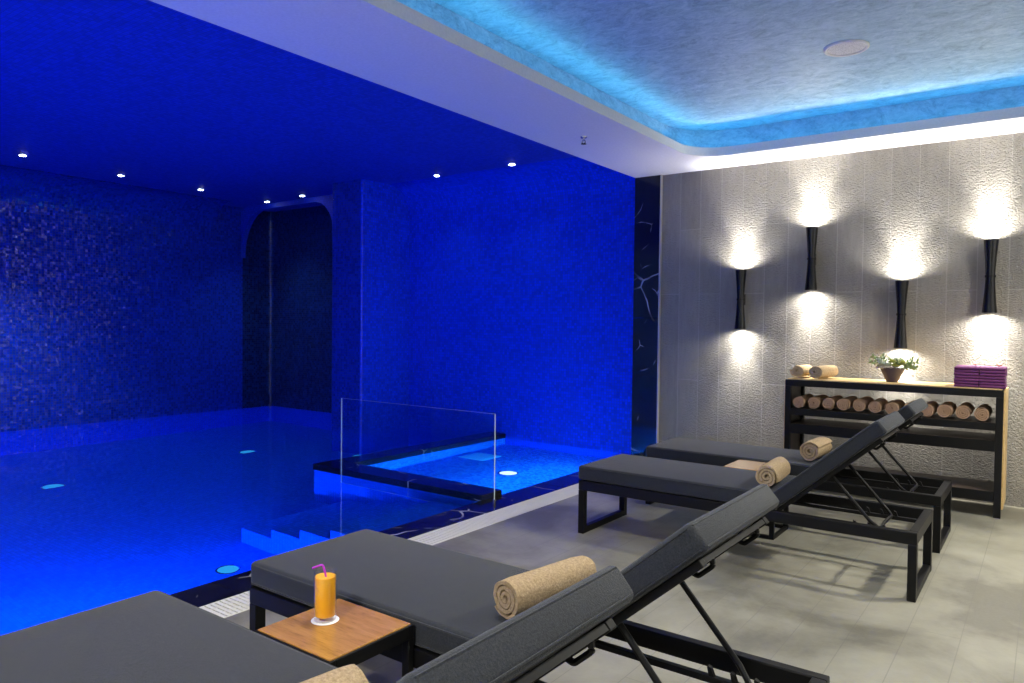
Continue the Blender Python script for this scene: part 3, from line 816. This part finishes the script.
# folded purple towels in two stacks
def folded(w, d, h, seed):
    rnd = random.Random(seed); bm = bmesh.new(); prof = []
    r = h / 2
    for k in range(9):
        a = PI / 2 + PI * k / 8; prof.append((r + r * math.cos(a) * 1.0, r + r * math.sin(a)))
    back = [(d, .001), (d + rnd.uniform(-.004, .004), h * .48), (d - .006, h * .5), (d + rnd.uniform(-.004, .003), h * .98)]
    prof = prof + back
    nx = 9; rows = []
    for i in range(nx):
        xx = w * i / (nx - 1)
        e = .003 if i in (0, nx - 1) else 0
        rows.append([bm.verts.new((xx + rnd.uniform(-.0012, .0012), y + rnd.uniform(-.0012, .0012) + e, min(max(z, .0004), h - .0004) + rnd.uniform(-.0003, .0003) )) for y, z in prof])
    for a, b in zip(rows, rows[1:]):
        for k in range(len(prof)):
            j = (k + 1) % len(prof); bm.faces.new((a[k], a[j], b[j], b[k]))
    bm.faces.new(rows[0]); bm.faces.new(rows[-1][::-1])
    return bm
order = ['bottom', 'second', 'third', 'fourth', 'fifth', 'sixth', 'top']
for sx, side in ((-.56, 'left'), (-.402, 'right')):
    for k in range(7):
        o = link('folded_towel', folded(.154, .30, .0205, 100 + k + int(sx * 100)), M['purple'], smooth=60)
        o.location = (sx + random.uniform(-.003, .003), Y0 + .025 + random.uniform(-.004, .004), HS + .007 + k * .0212)
        which = f'{order[k]} purple folded towel' if k in (0, 6) else f'{order[k]} purple folded towel from the bottom'
        tag(o, f'{which} of the {side} stack on the shelf top', 'towel', 'folded purple towels')
# small coral flowers on and beside the purple towels
def flower(loc, r, label, seed):
    rnd = random.Random(seed); f = empty('flower', loc, label, 'flower', 'coral flowers with the purple towels')
    bm = bmesh.new()
    for k in range(7):
        a = 2 * PI * k / 7 + rnd.uniform(-.2, .2); tl = .5 + rnd.uniform(-.2, .3)
        d = Vector((math.cos(a) * math.cos(tl), math.sin(a) * math.cos(tl), math.sin(tl))); sd = Vector((-math.sin(a), math.cos(a), 0))
        pts = [(0, 0), (.45, .38), (.85, .34), (1, 0), (.85, -.34), (.45, -.38)]
        up = d.cross(sd) * -1
        vs = [bm.verts.new(Vector((0, 0, r * .25)) + d * (r * u) + sd * (r * w) + up * (r * .12 * u * u)) for u, w in pts]
        vb = [bm.verts.new(v.co - up * .0015) for v in vs]
        bm.faces.new(vs); bm.faces.new(vb[::-1])
        for i in range(6): bm.faces.new((vs[i], vs[(i + 1) % 6], vb[(i + 1) % 6], vb[i]))
    link('petals', bm, M['coral'], f)
    bm = bmesh.new(); bmesh.ops.create_uvsphere(bm, u_segments=10, v_segments=8, radius=r * .28, matrix=Matrix.Translation((0, 0, r * .3))); link('centre', bm, M['petalwhite'], f, 180)
zt = HS + .007 + 7 * .0212 + .001
flower((-.44, Y0 + .20, zt), .020, 'small coral flower lying on the joint of the two purple stacks', 1)
flower((-.29, Y0 + .17, zt), .026, 'larger coral flower lying on the right purple stack', 2)

# potted succulents
px_, py_ = -.995, 6.43
s = empty('potted_plant', (px_, py_, HS + .0065), 'potted succulents and pale flowers in a dark conical pot on the shelf top', 'potted plant')
bm = bmesh.new(); lathe(bm, [(0, 0), (.040, 0), (.042, .004), (.088, .105), (.088, .110), (.082, .110), (.076, .098), (0, .096)], 32); link('pot', bm, M['pot'], s, 40)
bm = bmesh.new(); lathe(bm, [(0, .104), (.05, .102), (.078, .098)], 24); link('soil', bm, M['soil'], s, 40)
rnd = random.Random(5)
def leaf(bm, base, d, up, L, w, curl=.3):
    d = d.normalized(); sd = d.cross(up).normalized(); nn = sd.cross(d)
    rowsL = []
    for i in range(6):
        u = i / 5; ww = w * math.sin(PI * min(.97, .12 + .88 * u)) ** .8
        c = base + d * (L * u) + nn * (-curl * L * u * u)
        rowsL.append((bm.verts.new(c + sd * ww - nn * .001), bm.verts.new(c + nn * .002 - nn * (.25 * ww)), bm.verts.new(c - sd * ww - nn * .001)))
    for (a, b, c), (a2, b2, c2) in zip(rowsL, rowsL[1:]):
        bm.faces.new((a, b, b2, a2)); bm.faces.new((b, c, c2, b2))
def sprig(bm, base, d, L, n, ll, lw):
    d = d.normalized(); side = d.cross(Vector((0, 0, 1)))
    side = side.normalized() if side.length > .05 else Vector((1, 0, 0))
    pts = [base + d * (L * k / 5) + Vector((0, 0, .10 * L * math.sin(PI * k / 6))) for k in range(6)]
    tube(bm, pts, .0022, 5)
    for k in range(n):
        u = .25 + .75 * k / n; b = base + d * (L * u) + Vector((0, 0, .10 * L * math.sin(PI * u * .83)))
        a = k * 2.4; o = side * math.cos(a) + side.cross(d) * math.sin(a)
        leaf(bm, b, d * .7 + o * .8, o.cross(d) + Vector((.01, 0, .3)), ll * rnd.uniform(.7, 1.1), lw, .15)
bm = bmesh.new()
for ang, el, L in ((170, 40, .17), (195, 24, .15), (150, 62, .13), (10, 24, .17), (-15, 16, .15), (30, 34, .15), (-60, 40, .10), (60, 50, .12), (110, 55, .12), (0, 5, .15)):
    a, e = math.radians(ang), math.radians(el)
    sprig(bm, Vector((math.cos(a) * .045, math.sin(a) * .045, .10)), Vector((math.cos(a) * math.cos(e), math.sin(a) * math.cos(e), math.sin(e))), L * .85, 12, .034, .008)
link('foliage', bm, M['leaf'], s, 40)
def rosette(bm, c, r, n, rings_=3):
    for q in range(rings_):
        for k in range(n - q):
            a = 2 * PI * k / (n - q) + q * .4; tl = math.radians(15 + 28 * q)
            d = Vector((math.cos(a) * math.cos(tl), math.sin(a) * math.cos(tl), math.sin(tl)))
            leaf(bm, c, d, Vector((0, 0, 1)), r * (1 - .18 * q), r * .27, -.25)
bm = bmesh.new()
for c, r in (((-.075, -.03, .125), .052), ((-.03, -.055, .12), .048), ((-.10, .0, .155), .04), ((.02, .03, .16), .045)): rosette(bm, Vector(c), r, 9)
link('foliage', bm, M['sage'], s, 40)
bm = bmesh.new()
for c, r in (((.035, -.055, .12), .055), ((.07, -.02, .14), .05), ((.0, .0, .15), .045)): rosette(bm, Vector(c), r, 8)
link('foliage', bm, M['yellowleaf'], s, 40)
bm = bmesh.new()
for c, r in (((-.095, -.035, .105), .03), ((-.06, -.06, .10), .028), ((.0, -.075, .11), .022)): rosette(bm, Vector(c), r, 7, 4)
link('flower', bm, M['petalwhite'], s, 40)

# ------------------------------------------------------------------ camera and picture
def cam_basis():
    pitch, yaw, roll = 0.0246935973, -0.633488158, 0.0108923466
    fw = Vector((math.sin(yaw) * math.cos(pitch), math.cos(yaw) * math.cos(pitch), -math.sin(pitch)))
    r = Vector((math.cos(yaw), -math.sin(yaw), 0)); u = r.cross(fw)
    r2 = r * math.cos(roll) + u * math.sin(roll); u2 = -r * math.sin(roll) + u * math.cos(roll)
    return r2, u2, fw
r2, u2, fw = cam_basis()
cd = bpy.data.cameras.new('camera'); cam = bpy.data.objects.new('camera', cd); COL.objects.link(cam)
cd.sensor_width = 36; cd.lens = 731.93 / 1024 * 36; cd.clip_start = .05; cd.clip_end = 100
cam.matrix_world = Matrix(((r2.x, u2.x, -fw.x, 0), (r2.y, u2.y, -fw.y, 0), (r2.z, u2.z, -fw.z, 1.35), (0, 0, 0, 1)))
S.camera = cam
w = bpy.data.worlds.new('World'); S.world = w; w.use_nodes = True
w.node_tree.nodes['Background'].inputs[0].default_value = (0, 0, 0, 1)
S.view_settings.view_transform = 'Standard'; S.view_settings.look = 'None'
S.view_settings.exposure = 0; S.view_settings.gamma = 1; S.view_settings.use_curve_mapping = False
cy = S.cycles
cy.max_bounces = 10; cy.diffuse_bounces = 5; cy.glossy_bounces = 5; cy.transmission_bounces = 8; cy.transparent_max_bounces = 12
cy.sample_clamp_indirect = 4; cy.use_denoising = True; cy.caustics_refractive = True; cy.caustics_reflective = False; cy.blur_glossy = .5
